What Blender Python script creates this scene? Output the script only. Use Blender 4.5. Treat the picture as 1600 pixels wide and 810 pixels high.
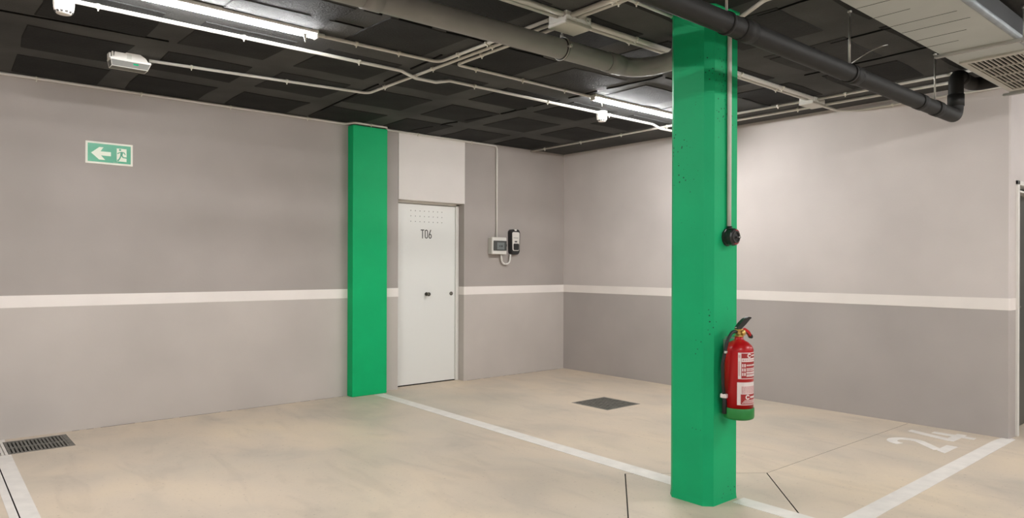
import bpy, bmesh, math, random
from mathutils import Vector, Matrix
random.seed(7)
S = bpy.context.scene
for o in list(bpy.data.objects):
    bpy.data.objects.remove(o, do_unlink=True)
C = S.collection
PI = math.pi

# ------------------------------------------------------------------ camera
YAW, ROLL = 0.7062, 0.0033
cam = bpy.data.cameras.new('camera')
cam.sensor_width = 36.0
cam.lens = 1096.87 / 1600 * 36.0
cam.shift_y = (416.83 - 405.0) / 1600
cam.clip_start = 0.05
co = bpy.data.objects.new('camera', cam)
C.objects.link(co)
co.matrix_world = (Matrix.Translation((-6.5845, -6.6621, 1.35)) @ Matrix.Rotation(-YAW, 4, 'Z')
                   @ Matrix.Rotation(PI / 2, 4, 'X') @ Matrix.Rotation(ROLL, 4, 'Z'))
S.camera = co

# ------------------------------------------------------------------ world, exposure
w = bpy.data.worlds.new('world')
S.world = w
w.use_nodes = True
w.node_tree.nodes['Background'].inputs[0].default_value = (0.02, 0.02, 0.02, 1)
w.node_tree.nodes['Background'].inputs[1].default_value = 0.3
S.view_settings.view_transform = 'Standard'
S.view_settings.look = 'None'
S.view_settings.gamma = 1.0
S.view_settings.exposure = 0.0
S.view_settings.use_curve_mapping = False
LAMP = 224.0                       # radiance of every tube light of the garage
LAMPCOL = (1.0, 0.992, 0.985)
H = 2.84                          # ceiling height

# ------------------------------------------------------------------ mesh helpers
class MB:
    def __init__(self):
        self.v, self.f, self.sm = [], [], []
    def add(self, vs, fs, smooth=False):
        n = len(self.v)
        self.v += [Vector(p) for p in vs]
        for f in fs:
            self.f.append([i + n for i in f])
            self.sm.append(smooth)
        return self
    def box(self, x0, x1, y0, y1, z0, z1):
        x0, x1 = min(x0, x1), max(x0, x1); y0, y1 = min(y0, y1), max(y0, y1); z0, z1 = min(z0, z1), max(z0, z1)
        return self.add([(x0, y0, z0), (x1, y0, z0), (x1, y1, z0), (x0, y1, z0), (x0, y0, z1), (x1, y0, z1), (x1, y1, z1), (x0, y1, z1)],
                        [(0, 3, 2, 1), (4, 5, 6, 7), (0, 1, 5, 4), (1, 2, 6, 5), (2, 3, 7, 6), (3, 0, 4, 7)])
    def bbox(self, x0, x1, y0, y1, z0, z1, b=0.005, seg=2):
        """bevelled box"""
        bm = bmesh.new()
        t = MB().box(x0, x1, y0, y1, z0, z1)
        vs = [bm.verts.new(p) for p in t.v]
        for f in t.f: bm.faces.new([vs[i] for i in f])
        bmesh.ops.bevel(bm, geom=list(bm.edges), offset=b, segments=seg, profile=0.5, affect='EDGES')
        return self.frombm(bm)
    def frombm(self, bm, smooth=False):
        bm.verts.index_update()
        self.add([v.co.copy() for v in bm.verts], [[v.index for v in f.verts] for f in bm.faces], smooth)
        bm.free()
        return self
    def prism(self, poly, z0, z1, M=None):
        """polygon in local XY (counter-clockwise) extruded along local Z, mapped by matrix M"""
        n = len(poly)
        M = M or Matrix.Identity(4)
        vs = [M @ Vector((p[0], p[1], z0)) for p in poly] + [M @ Vector((p[0], p[1], z1)) for p in poly]
        fs = [list(range(n))[::-1], list(range(n, 2 * n))] + [(i, (i + 1) % n, n + (i + 1) % n, n + i) for i in range(n)]
        return self.add(vs, fs)
    def lathe(self, prof, c=(0, 0, 0), axis='Z', seg=24, smooth=True, cap=True):
        vs, fs = [], []
        m = len(prof)
        for i in range(seg):
            a = 2 * PI * i / seg
            for r, z in prof:
                x, y = r * math.cos(a), r * math.sin(a)
                p = {'Z': (x, y, z), 'Y': (x, -z, y), 'X': (z, x, y)}[axis]
                vs.append((c[0] + p[0], c[1] + p[1], c[2] + p[2]))
        for i in range(seg):
            j = (i + 1) % seg
            for k in range(m - 1):
                fs.append((i * m + k, j * m + k, j * m + k + 1, i * m + k + 1))
        self.add(vs, fs, smooth)
        if cap:
            n0 = len(self.v) - len(vs)
            self.f.append([n0 + i * m for i in range(seg)][::-1]); self.sm.append(False)
            self.f.append([n0 + i * m + m - 1 for i in range(seg)]); self.sm.append(False)
        return self
    def tube(self, path, r, seg=12, cap=True):
        P = [Vector(p) for p in path]
        n = len(P)
        rs = r if isinstance(r, (list, tuple)) else [r] * n
        T = []
        for i in range(n):
            a = P[max(i - 1, 0)]; b = P[min(i + 1, n - 1)]
            d1 = (P[i] - a).normalized() if i > 0 else (b - P[i]).normalized()
            d2 = (b - P[i]).normalized() if i < n - 1 else d1
            t = d1 + d2
            T.append(t.normalized() if t.length > 1e-6 else d1)
        u = T[0].orthogonal().normalized()
        if abs(T[0].z) < 0.9:
            u = (Vector((0, 0, 1)) - T[0] * T[0].z).normalized()
        vs, fs = [], []
        for i in range(n):
            if i > 0:
                u = (T[i - 1].rotation_difference(T[i]) @ u)
                u = (u - T[i] * u.dot(T[i])).normalized()
            v = T[i].cross(u)
            for k in range(seg):
                a = 2 * PI * k / seg
                vs.append(P[i] + (u * math.cos(a) + v * math.sin(a)) * rs[i])
        for i in range(n - 1):
            for k in range(seg):
                l = (k + 1) % seg
                fs.append((i * seg + k, i * seg + l, (i + 1) * seg + l, (i + 1) * seg + k))
        self.add(vs, fs, True)
        if cap:
            n0 = len(self.v) - len(vs)
            self.f.append([n0 + k for k in range(seg)][::-1]); self.sm.append(False)
            self.f.append([n0 + (n - 1) * seg + k for k in range(seg)]); self.sm.append(False)
        return self
    def strip(self, pts, wd, t0, t1, M, closed=False):
        """flat stroke of width wd along a 2D polyline, extruded t0..t1, mapped by M"""
        P = [Vector((p[0], p[1])) for p in pts]
        n = len(P)
        L, R = [], []
        for i in range(n):
            if closed:
                a, b = P[i - 1], P[(i + 1) % n]
            else:
                a, b = P[max(i - 1, 0)], P[min(i + 1, n - 1)]
            d1 = (P[i] - a).normalized() if (closed or i > 0) else (b - P[i]).normalized()
            d2 = (b - P[i]).normalized() if (closed or i < n - 1) else d1
            n1 = Vector((-d1.y, d1.x)); n2 = Vector((-d2.y, d2.x))
            m = (n1 + n2)
            m = m.normalized() if m.length > 1e-6 else n1
            k = min(1 / max(m.dot(n1), 0.35), 2.2)
            L.append(P[i] + m * wd / 2 * k); R.append(P[i] - m * wd / 2 * k)
        vs, fs = [], []
        for i in range(n):
            for q, t in ((L[i], t1), (R[i], t1), (L[i], t0), (R[i], t0)):
                vs.append(M @ Vector((q.x, q.y, t)))
        m = n if closed else n - 1
        for i in range(m):
            a, b = 4 * i, 4 * ((i + 1) % n)
            fs += [(a, a + 1, b + 1, b), (a, b, b + 2, a + 2), (a + 1, a + 3, b + 3, b + 1), (a + 2, b + 2, b + 3, a + 3)]
        if not closed:
            e = 4 * (n - 1)
            fs += [(0, 2, 3, 1), (e, e + 1, e + 3, e + 2)]
        return self.add(vs, fs)

def fillet(path, r, seg=6):
    P = [Vector(p) for p in path]
    out = [P[0]]
    for i in range(1, len(P) - 1):
        a, b, c = P[i - 1], P[i], P[i + 1]
        d1, d2 = (a - b), (c - b)
        l1, l2 = d1.length, d2.length
        d1.normalize(); d2.normalize()
        ang = d1.angle(d2)
        if ang > PI - 0.02:
            out.append(b); continue
        t = min(r / math.tan(ang / 2), l1 * 0.48, l2 * 0.48)
        p, q = b + d1 * t, b + d2 * t
        for k in range(seg + 1):
            s = k / seg
            out.append(p * (1 - s) ** 2 + b * 2 * s * (1 - s) + q * s * s)
    out.append(P[-1])
    return out

W = {}                                           # world origin of each object (nothing is rotated but the clips)
def link(name, mb, mat, parent, origin):
    me = bpy.data.meshes.new(name)
    me.from_pydata([p - origin for p in mb.v], [], mb.f)
    me.polygons.foreach_set('use_smooth', mb.sm)
    me.validate(); me.update()
    bm = bmesh.new(); bm.from_mesh(me)
    bmesh.ops.recalc_face_normals(bm, faces=list(bm.faces))
    bm.to_mesh(me); bm.free()
    mats = mat if isinstance(mat, (list, tuple)) else [mat]
    for m in mats: me.materials.append(m)
    o = bpy.data.objects.new(name, me)
    C.objects.link(o)
    W[o.name] = origin
    if parent: o.parent = parent
    return o
def props(o, label=None, cat=None, group=None, kind=None):
    if label: o['label'] = label
    if cat: o['category'] = cat
    if group: o['group'] = group
    if kind: o['kind'] = kind
    return o
def obj(name, mb, mat, label=None, cat=None, group=None, kind=None):
    """a thing that is one mesh: origin at the middle of its base"""
    lo = [min(p[i] for p in mb.v) for i in range(3)]; hi = [max(p[i] for p in mb.v) for i in range(3)]
    org = Vector(((lo[0] + hi[0]) / 2, (lo[1] + hi[1]) / 2, lo[2]))
    o = link(name, mb, mat, None, org)
    o.location = org
    return props(o, label, cat, group, kind)
def thing(name, loc, label, cat, group=None, kind=None):
    o = bpy.data.objects.new(name, None)
    o.empty_display_size = 0.1
    C.objects.link(o)
    o.location = loc
    W[o.name] = Vector(loc)
    return props(o, label, cat, group, kind)
def part(name, mb, mat, parent, label=None, kind=None):
    o = link(name, mb, mat, parent, W[parent.name])
    W[o.name] = W[parent.name]
    return props(o, label, None, None, kind)

# ------------------------------------------------------------------ materials
def mat(name, col, rough=0.5, metal=0.0, spec=0.5, noise=0.0, scale=6.0, bump=0.0, bscale=80.0, col2=None, coat=0.0):
    m = bpy.data.materials.new(name)
    m.use_nodes = True
    nt = m.node_tree; N = nt.nodes; L = nt.links
    b = N['Principled BSDF']
    b.inputs['Base Color'].default_value = (*col, 1)
    b.inputs['Roughness'].default_value = rough
    b.inputs['Metallic'].default_value = metal
    b.inputs['Specular IOR Level'].default_value = spec
    b.inputs['Coat Weight'].default_value = coat
    tc = N.new('ShaderNodeTexCoord')
    if noise > 0:
        n = N.new('ShaderNodeTexNoise'); n.inputs['Scale'].default_value = scale; n.inputs['Detail'].default_value = 5
        L.new(tc.outputs['Object'], n.inputs['Vector'])
        mx = N.new('ShaderNodeMix'); mx.data_type = 'RGBA'
        c2 = col2 or tuple(c * (1 - noise) for c in col)
        mx.inputs['A'].default_value = (*(min(1, c * (1 + noise * (0 if col2 else 1))) for c in col), 1)
        mx.inputs['B'].default_value = (*c2, 1)
        rp = N.new('ShaderNodeMapRange'); rp.inputs['From Min'].default_value = 0.3; rp.inputs['From Max'].default_value = 0.7
        L.new(n.outputs['Fac'], rp.inputs['Value']); L.new(rp.outputs['Result'], mx.inputs['Factor'])
        L.new(mx.outputs['Result'], b.inputs['Base Color'])
    if bump > 0:
        n2 = N.new('ShaderNodeTexNoise'); n2.inputs['Scale'].default_value = bscale; n2.inputs['Detail'].default_value = 4
        L.new(tc.outputs['Object'], n2.inputs['Vector'])
        bp = N.new('ShaderNodeBump'); bp.inputs['Strength'].default_value = bump; bp.inputs['Distance'].default_value = 0.01
        L.new(n2.outputs['Fac'], bp.inputs['Height']); L.new(bp.outputs['Normal'], b.inputs['Normal'])
    return m
def emit(name, col, s):
    m = bpy.data.materials.new(name); m.use_nodes = True
    nt = m.node_tree; nt.nodes.clear()
    e = nt.nodes.new('ShaderNodeEmission'); e.inputs[0].default_value = (*col, 1); e.inputs[1].default_value = s
    o = nt.nodes.new('ShaderNodeOutputMaterial'); nt.links.new(e.outputs[0], o.inputs[0])
    return m

PAINT_LIGHT = (0.50, 0.455, 0.42)
PAINT_DARK = (0.375, 0.337, 0.312)
def wall_paint(name, upper, lower, split=1.06):
    """two paints that meet behind the white band, with faint roller mottling"""
    m = mat(name, upper, 0.62, spec=0.35, bump=0.06, bscale=60)
    nt = m.node_tree; N = nt.nodes; L = nt.links; b = N['Principled BSDF']
    g = N.new('ShaderNodeNewGeometry'); sx = N.new('ShaderNodeSeparateXYZ')
    L.new(g.outputs['Position'], sx.inputs[0])
    gt = N.new('ShaderNodeMath'); gt.operation = 'GREATER_THAN'; gt.inputs[1].default_value = split
    L.new(sx.outputs['Z'], gt.inputs[0])
    mx = N.new('ShaderNodeMix'); mx.data_type = 'RGBA'
    mx.inputs['A'].default_value = (*lower, 1); mx.inputs['B'].default_value = (*upper, 1)
    L.new(gt.outputs[0], mx.inputs['Factor'])
    n = N.new('ShaderNodeTexNoise'); n.inputs['Scale'].default_value = 1.3; n.inputs['Detail'].default_value = 3
    L.new(g.outputs['Position'], n.inputs['Vector'])
    mr = N.new('ShaderNodeMapRange'); mr.inputs['To Min'].default_value = 0.93; mr.inputs['To Max'].default_value = 1.06
    mr.inputs['From Min'].default_value = 0.3; mr.inputs['From Max'].default_value = 0.7
    L.new(n.outputs['Fac'], mr.inputs['Value'])
    mu = N.new('ShaderNodeMix'); mu.data_type = 'RGBA'; mu.blend_type = 'MULTIPLY'; mu.inputs['Factor'].default_value = 1
    L.new(mx.outputs['Result'], mu.inputs['A']); L.new(mr.outputs['Result'], mu.inputs['B'])
    L.new(mu.outputs['Result'], b.inputs['Base Color'])
    return m
M = {}
M['wall_a'] = wall_paint('paint_wall_back', PAINT_DARK, PAINT_LIGHT)
M['wall_b'] = wall_paint('paint_wall_right', (0.575, 0.525, 0.50), (0.415, 0.378, 0.358))
M['band'] = mat('white_band_paint', (0.80, 0.745, 0.705), 0.5, spec=0.3, noise=0.03, scale=3)
M['lintel'] = mat('off_white_plaster', (0.75, 0.705, 0.67), 0.6, spec=0.3, noise=0.03, scale=2)
M['door'] = mat('white_door_lacquer', (0.73, 0.73, 0.70), 0.4, spec=0.4)
M['frame'] = mat('white_frame_lacquer', (0.72, 0.70, 0.655), 0.4, spec=0.4)
M['conduit'] = mat('light_grey_conduit', (0.62, 0.60, 0.55), 0.42, spec=0.4)
M['plastic'] = mat('off_white_plastic', (0.70, 0.675, 0.63), 0.42, spec=0.4)
M['boxgrey'] = mat('pale_grey_plastic', (0.56, 0.55, 0.50), 0.45, spec=0.4)
M['clip'] = mat('clip_plastic', (0.66, 0.64, 0.56), 0.4)
M['greypipe'] = mat('grey_drain_pipe', (0.235, 0.232, 0.225), 0.45, spec=0.4, noise=0.08, scale=5)
M['blackpipe'] = mat('black_drain_pipe', (0.018, 0.0175, 0.0165), 0.6, spec=0.22, noise=0.1, scale=5)
M['steel'] = mat('zinc_steel', (0.52, 0.51, 0.48), 0.38, metal=0.8)
M['galv'] = mat('galvanised_sheet', (0.26, 0.28, 0.29), 0.45, metal=0.6, noise=0.12, scale=14)
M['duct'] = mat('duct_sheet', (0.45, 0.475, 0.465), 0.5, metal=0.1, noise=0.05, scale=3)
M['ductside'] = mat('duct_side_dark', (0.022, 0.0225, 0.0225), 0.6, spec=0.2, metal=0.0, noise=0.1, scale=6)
M['grille'] = mat('grille_paint', (0.47, 0.455, 0.41), 0.45)
M['hole'] = mat('dark_void', (0.012, 0.011, 0.010), 0.9, spec=0.1)
M['black'] = mat('black_plastic', (0.018, 0.018, 0.018), 0.35, spec=0.5)
M['rubber'] = mat('black_rubber', (0.014, 0.015, 0.014), 0.55)
M['ink'] = mat('dark_grey_ink', (0.035, 0.033, 0.03), 0.6)
M['knob'] = mat('dark_nickel', (0.12, 0.11, 0.09), 0.3, metal=0.8)
M['red'] = mat('red_enamel', (0.42, 0.005, 0.008), 0.3, spec=0.35, coat=0.1)
M['labelred'] = mat('label_red', (0.34, 0.018, 0.02), 0.45)
M['labelwhite'] = mat('label_white', (0.74, 0.66, 0.64), 0.45)
M['labelpink'] = mat('label_pink', (0.58, 0.33, 0.33), 0.45)
M['basegreen'] = mat('green_foot_plastic', (0.012, 0.20, 0.035), 0.4)
M['brass'] = mat('brass', (0.62, 0.42, 0.13), 0.3, metal=0.9)
M['smoke'] = mat('smoked_window', (0.06, 0.065, 0.062), 0.15, spec=0.6)
M['screen'] = mat('meter_face', (0.16, 0.18, 0.18), 0.3)
M['signgreen'] = mat('sign_green', (0.035, 0.36, 0.19), 0.4, noise=0.35, scale=3.2, col2=(0.17, 0.53, 0.36))
M['signwhite'] = mat('sign_pale', (0.80, 0.86, 0.72), 0.4)
M['signframe'] = mat('sign_border', (0.80, 0.80, 0.70), 0.4)
M['lens'] = mat('emergency_lens', (0.17, 0.17, 0.155), 0.6, spec=0.2)
M['led'] = emit('green_led', (0.05, 0.8, 0.35), 0.5)
M['tube'] = emit('tube_light', LAMPCOL, LAMP)
M['roadpaint'] = mat('road_paint', (0.74, 0.695, 0.645), 0.6, spec=0.3, noise=0.07, scale=9)
M['iron'] = mat('cast_iron_grate', (0.17, 0.16, 0.14), 0.6, metal=0.2, noise=0.3, scale=20)
M['darkdoor'] = mat('dark_door_panel', (0.042, 0.044, 0.038), 0.35)
M['seam'] = mat('seam_black', (0.008, 0.008, 0.008), 0.9, spec=0.1)
M['redmark'] = mat('red_mark', (0.30, 0.03, 0.03), 0.4)

def floor_mat():
    m = mat('polished_concrete_floor', (0.5, 0.43, 0.34), 0.5, spec=0.4, bump=0.03, bscale=25)
    nt = m.node_tree; N = nt.nodes; L = nt.links; b = N['Principled BSDF']
    g = N.new('ShaderNodeNewGeometry')
    def noise(scale, det, sc=(1, 1, 1), dist=0.0, rot=0.0):
        mp = N.new('ShaderNodeMapping'); mp.inputs['Scale'].default_value = sc; mp.inputs['Rotation'].default_value = (0, 0, rot)
        L.new(g.outputs['Position'], mp.inputs['Vector'])
        n = N.new('ShaderNodeTexNoise'); n.inputs['Scale'].default_value = scale; n.inputs['Detail'].default_value = det
        n.inputs['Distortion'].default_value = dist
        L.new(mp.outputs['Vector'], n.inputs['Vector'])
        return n
    def ramp(n, stops):
        r = N.new('ShaderNodeValToRGB')
        L.new(n.outputs['Fac'], r.inputs['Fac'])
        els = r.color_ramp.elements
        els[0].position, els[0].color = stops[0][0], (*stops[0][1], 1)
        els[1].position, els[1].color = stops[-1][0], (*stops[-1][1], 1)
        for p, c in stops[1:-1]:
            e = els.new(p); e.color = (*c, 1)
        return r
    big = ramp(noise(0.55, 3, dist=0.6), [(0.30, (0.53, 0.46, 0.375)), (0.5, (0.61, 0.51, 0.405)), (0.72, (0.68, 0.565, 0.43))])
    mid = ramp(noise(1.9, 5, (1, 0.7, 1), 0.5, 0.7), [(0.3, (0.86, 0.88, 0.90)), (0.5, (1, 1, 1)), (0.72, (1.06, 1.045, 1.01))])
    wip = ramp(noise(4.5, 6, (1, 0.3, 1), 1.2, -0.75), [(0.34, (0.93, 0.93, 0.93)), (0.45, (1, 1, 1)), (0.75, (1.02, 1.02, 1.015))])
    spk = ramp(noise(46, 2), [(0.27, (0.75, 0.75, 0.75)), (0.33, (1, 1, 1)), (0.8, (1.02, 1.02, 1.02))])
    cur = big
    for k in (mid, wip, spk):
        mu = N.new('ShaderNodeMix'); mu.data_type = 'RGBA'; mu.blend_type = 'MULTIPLY'; mu.inputs['Factor'].default_value = 1
        L.new(cur.outputs[0] if cur is big else cur.outputs['Result'], mu.inputs['A']); L.new(k.outputs[0], mu.inputs['B'])
        cur = mu
    L.new(cur.outputs['Result'], b.inputs['Base Color'])
    rr = N.new('ShaderNodeMapRange'); rr.inputs['To Min'].default_value = 0.36; rr.inputs['To Max'].default_value = 0.58
    L.new(noise(2.0, 4).outputs['Fac'], rr.inputs['Value']); L.new(rr.outputs['Result'], b.inputs['Roughness'])
    return m
M['floor'] = floor_mat()
M['void'] = mat('gap_dark', (0.03, 0.027, 0.023), 0.9, spec=0.1)

def green_mat(name, col, specks):
    m = mat(name, col, 0.55, spec=0.22, noise=0.07, scale=2.5, bump=0.10, bscale=30)
    nt = m.node_tree; N = nt.nodes; L = nt.links; b = N['Principled BSDF']
    src = b.inputs['Base Color'].links[0].from_socket
    g = N.new('ShaderNodeNewGeometry')
    v = N.new('ShaderNodeTexVoronoi'); v.inputs['Scale'].default_value = 42; v.inputs['Randomness'].default_value = 1
    n = N.new('ShaderNodeTexNoise'); n.inputs['Scale'].default_value = 4.0; n.inputs['Detail'].default_value = 2
    L.new(g.outputs['Position'], v.inputs['Vector']); L.new(g.outputs['Position'], n.inputs['Vector'])
    mr = N.new('ShaderNodeMapRange'); mr.inputs['From Min'].default_value = 0.50; mr.inputs['From Max'].default_value = 0.78
    mr.inputs['To Min'].default_value = 0.0; mr.inputs['To Max'].default_value = 0.22 * specks
    L.new(n.outputs['Fac'], mr.inputs['Value'])
    lt = N.new('ShaderNodeMath'); lt.operation = 'LESS_THAN'
    L.new(v.outputs['Distance'], lt.inputs[0]); L.new(mr.outputs['Result'], lt.inputs[1])
    mx = N.new('ShaderNodeMix'); mx.data_type = 'RGBA'; mx.inputs['B'].default_value = (0.008, 0.10, 0.045, 1)
    L.new(lt.outputs[0], mx.inputs['Factor']); L.new(src, mx.inputs['A'])
    L.new(mx.outputs['Result'], b.inputs['Base Color'])
    return m
M['green'] = green_mat('green_paint_rough', (0.006, 0.39, 0.15), 1.35)
M['greenwall'] = green_mat('green_paint_smooth', (0.0, 0.40, 0.135), 0.0)

def ceil_mat(name, lo, hi, sc, bump):
    m = mat(name, lo, 0.85, spec=0.12, noise=0.01, scale=sc, col2=hi, bump=bump, bscale=90)
    return m
M['rib'] = ceil_mat('black_painted_rib', (0.052, 0.053, 0.053), (0.092, 0.092, 0.090), 1.6, 0.35)
M['blk1'] = ceil_mat('black_block_a', (0.019, 0.0194, 0.0198), (0.029, 0.0294, 0.0294), 2.5, 0.5)
M['blk2'] = ceil_mat('black_block_b', (0.024, 0.0246, 0.0250), (0.038, 0.0385, 0.0385), 2.5, 0.5)
M['blk3'] = ceil_mat('black_block_c', (0.034, 0.0345, 0.0348), (0.055, 0.0555, 0.0555), 2.5, 0.6)

# ------------------------------------------------------------------ structure
XL, XR, YB = -11.5, 6.0, -13.0
# floor slab with saw cuts, drain pits and the slot under the left line
def boolean_cut(o, cutter):
    md = o.modifiers.new('cut', 'BOOLEAN'); md.operation = 'DIFFERENCE'; md.object = cutter; md.solver = 'EXACT'
    dg = bpy.context.evaluated_depsgraph_get()
    me = bpy.data.meshes.new_from_object(o.evaluated_get(dg))
    o.modifiers.clear(); old = o.data; o.data = me
    bpy.data.meshes.remove(old); bpy.data.objects.remove(cutter, do_unlink=True)
fl = obj('floor', MB().box(XL, XR, YB, 0.14, -0.15, 0.0), [M['floor'], M['void']], kind='structure',
         label='smooth beige polished concrete garage floor with saw cut joints')
def cutbox(mb, a, b, wd, dep=0.012):
    a, b = Vector(a), Vector(b); d = (b - a).normalized(); n = Vector((-d.y, d.x)) * wd / 2
    q = [a + n, a - n, b - n, b + n]
    mb.prism([(p.x, p.y) for p in (q[1], q[2], q[3], q[0])], -dep, 0.02)
PT, PR, PB, PLf = (-3.05, -3.66), (-2.32, -4.245), (-3.00, -4.86), (-3.72, -4.255)
cuts = [((PT[0] + .002, PT[1]), PLf, .007), (PR, PB, .0075), (PT, PR, .003), (PLf, PB, .006), (PR, (-0.02, -4.262), .0028),
        (PLf, (XL + .05, -4.26), .004), ((PB[0], PB[1]), (-3.0, YB + .05), .006),
        ((-6.146, -0.66), (-6.163, -9.0), .0105)]
for a, b, wd in cuts:
    mb = MB(); cutbox(mb, a, b, wd, 0.05 if wd > .01 else 0.014)
    boolean_cut(fl, link('cutter', mb, M['void'], None, Vector((0, 0, 0))))
mb = MB().box(-1.61, -1.13, -2.222, -1.745, -0.06, 0.05)
boolean_cut(fl, link('cutter', mb, M['void'], None, Vector((0, 0, 0))))
mb = MB().box(-6.33, -5.655, -0.545, -0.095, -0.06, 0.05)
boolean_cut(fl, link('cutter', mb, M['void'], None, Vector((0, 0, 0))))

def edge_gap(a, b, wd=.005, z=.0009):
    a, b = Vector(a), Vector(b); n = int((b - a).length / .05)
    run, mb = [], MB()
    for i in range(n + 1):
        p = a + (b - a) * i / n
        run.append((p.x, p.y + random.uniform(-.0025, .0025)))
        if (random.random() < .16 or i == n) and len(run) > 1:
            mb.strip(run, wd * random.uniform(.4, 1.5), 0, z, Matrix.Identity(4)); run = []
    part('edge_gap', mb, M['void'], fl, 'dark shrinkage gap between floor and wall')
edge_gap((-5.6, -.006), (-3.2, -.006)); edge_gap((-1.6, -.006), (-0.1, -.006), .0025)
# walls
DX0, DX1, DZ = -2.543, -1.646, 2.09
mb = MB()
mb.box(XL, DX0, 0, 0.25, 0, H); mb.box(DX1, 0.25, 0, 0.25, 0, H); mb.box(DX0, DX1, 0.004, 0.25, DZ, H); mb.box(DX0, DX1, 0.19, 0.25, 0, DZ)
obj('wall_back', mb, M['wall_a'], kind='structure', label='taupe grey painted wall with door recess and white stripe')
mb = MB().box(0, 0.14, -4.985, 0, 0, H)
obj('wall_right', mb, M['wall_b'], kind='structure', label='taupe grey painted wall behind the green pillar, lighter above the stripe')
D2X0, D2X1, D2Z = 0.165, 1.10, 2.04
mb = MB()
mb.prism([(0.012, -5.0), (D2X0, -5.0), (D2X0, -4.985), (0.0, -4.985), (0.0, -4.988)], 0, H)
mb.box(0.14, D2X0, -4.985, -4.80, 0, H)
mb.box(D2X1, XR, -5.0, -4.80, 0, H); mb.box(D2X0, D2X1, -5.0, -4.80, D2Z, H); mb.box(D2X0, D2X1, -4.86, -4.80, 0, D2Z)
obj('wall_front', mb, M['wall_b'], kind='structure', label='taupe grey return wall with dark doorway at right edge')
obj('wall_left', MB().box(XL - .2, XL, YB, 0, 0, H), M['wall_b'], kind='structure')
obj('wall_far', MB().box(XR, XR + .2, YB, -5, 0, H), M['wall_b'], kind='structure')
obj('wall_rear', MB().box(XL, XR, YB - .2, YB, 0, H), M['wall_b'], kind='structure')

# white stripe on the walls
ZB0, ZB1, T = 1.016, 1.111, 0.003
obj('trim_1', MB().box(XL, -3.15, -T, 0.001, ZB0, ZB1), M['band'], kind='structure', label='white painted stripe on wall left of wall pier')
obj('trim_2', MB().box(-2.746, DX0 + T, -T, 0.001, ZB0, ZB1), M['band'], kind='structure', label='short white stripe between wall pier and door')
mb = MB().box(DX1 - T, -T, -T, 0.001, ZB0, ZB1).box(DX1 - T, DX1, 0.001, 0.099, ZB0, ZB1)
obj('trim_3', mb, M['band'], kind='structure', label='white painted stripe below the charging box')
mb = MB().box(-T, 0.001, -4.985, 0, ZB0, ZB1)
mb.prism([(-T, -4.985), (-T, -4.99), (0.010, -5.0 - T), (0.142, -5.0 - T), (0.142, -4.999), (0.012, -4.999), (0.0, -4.985)][::-1], ZB0, ZB1)
obj('trim_4', mb, M['band'], kind='structure', label='white painted stripe on wall behind the green pillar')
# white lintel panel over the door
mb = MB().bbox(DX0 + .002, DX1 + .006, -0.006, 0.0035, DZ - .004, H - .002, b=0.002, seg=1)
mb.box(DX0 + .002, DX1, 0.0035, 0.19, DZ - .003, DZ)
obj('trim_5', mb, M['lintel'], kind='structure', label='off-white plaster panel above the storage door')

# ceiling: ribbed slab with the block soffits as pieces
ce = obj('ceiling', MB().box(XL, XR, YB, 0.2, H, H + 0.2), M['rib'], kind='structure',
         label='black painted concrete waffle slab ceiling')
BX, BY = 0.575, 0.545
blk = {}
def block_mesh(k, w_, d_, h_):
    mb = MB()
    b = 0.012
    x, y = w_ / 2, d_ / 2
    jit = lambda: random.uniform(-.014, .014)
    base = [(-x, -y), (-x / 3, -y), (x / 3, -y), (x, -y), (x, 0), (x, y), (x / 3, y), (-x / 3, y), (-x, y), (-x, 0)]
    low = [(p[0] + jit(), p[1] + jit(), -h_) for p in base]
    up = [(p[0] * 1.02, p[1] * 1.02, 0) for p in low]
    n = len(base)
    mb.add(low + up, [list(range(n))[::-1]] + [(i, (i + 1) % n, n + (i + 1) % n, n + i) for i in range(n)])
    o = link('ceiling_block', mb, M['blk%d' % (k % 3 + 1)], None, Vector((0, 0, 0)))
    me = o.data
    bpy.data.objects.remove(o, do_unlink=True)
    return me
variants = [block_mesh(k, BX, BY, 0.006) for k in range(9)]
pick = [0, 0, 0, 3, 3, 6, 6, 1, 4, 7, 1, 2, 5]
for i in range(-6, 4):
    for j in range(-1, 9):
        cx_ = -2.535 + 0.8 * i; cy_ = -1.12 - 0.8 * j
        if cx_ + BX / 2 > -0.02 or cy_ + BY / 2 > -0.01 : continue
        o = bpy.data.objects.new('ceiling_block', variants[random.choice(pick)])
        C.objects.link(o); o.parent = ce
        o.location = Vector((cx_ + random.uniform(-.015, .015), cy_ + random.uniform(-.015, .015), H)) - W[ce.name]
        o.rotation_euler = (0, 0, PI * random.randint(0, 1))
# formwork seams: thin ragged ridges left by the boards
def seam(a, b, wd, jitter=0.006, step=0.11):
    a, b = Vector(a), Vector(b); n = max(2, int((b - a).length / step))
    d = (b - a).normalized(); nn = Vector((-d.y, d.x))
    mb = MB(); run = []
    for i in range(n + 1):
        p = a + (b - a) * i / n + nn * random.uniform(-jitter, jitter)
        run.append((p.x, p.y))
        if (random.random() < 0.13 or i == n) and len(run) > 1:
            mb.strip(run, wd * random.uniform(.6, 1.3), -0.009, 0.0, Matrix.Translation((0, 0, H)))
            run = []
    if mb.v: part('formwork_seam', mb, M['seam'], ce)
seam((-2.46, -0.10), (-2.24, -1.40), .020, .012); seam((-2.24, -1.40), (-2.14, -3.6), .020, .014)
seam((-3.63, -0.37), (-3.77, -2.7), .010, .004); seam((-5.6, -2.70), (-4.45, -2.73), .008, .002)
seam((-6.4, -1.60), (-5.3, -1.64), .008, .004); seam((-4.6, -3.0), (-3.2, -3.02), .010, .006)
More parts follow.
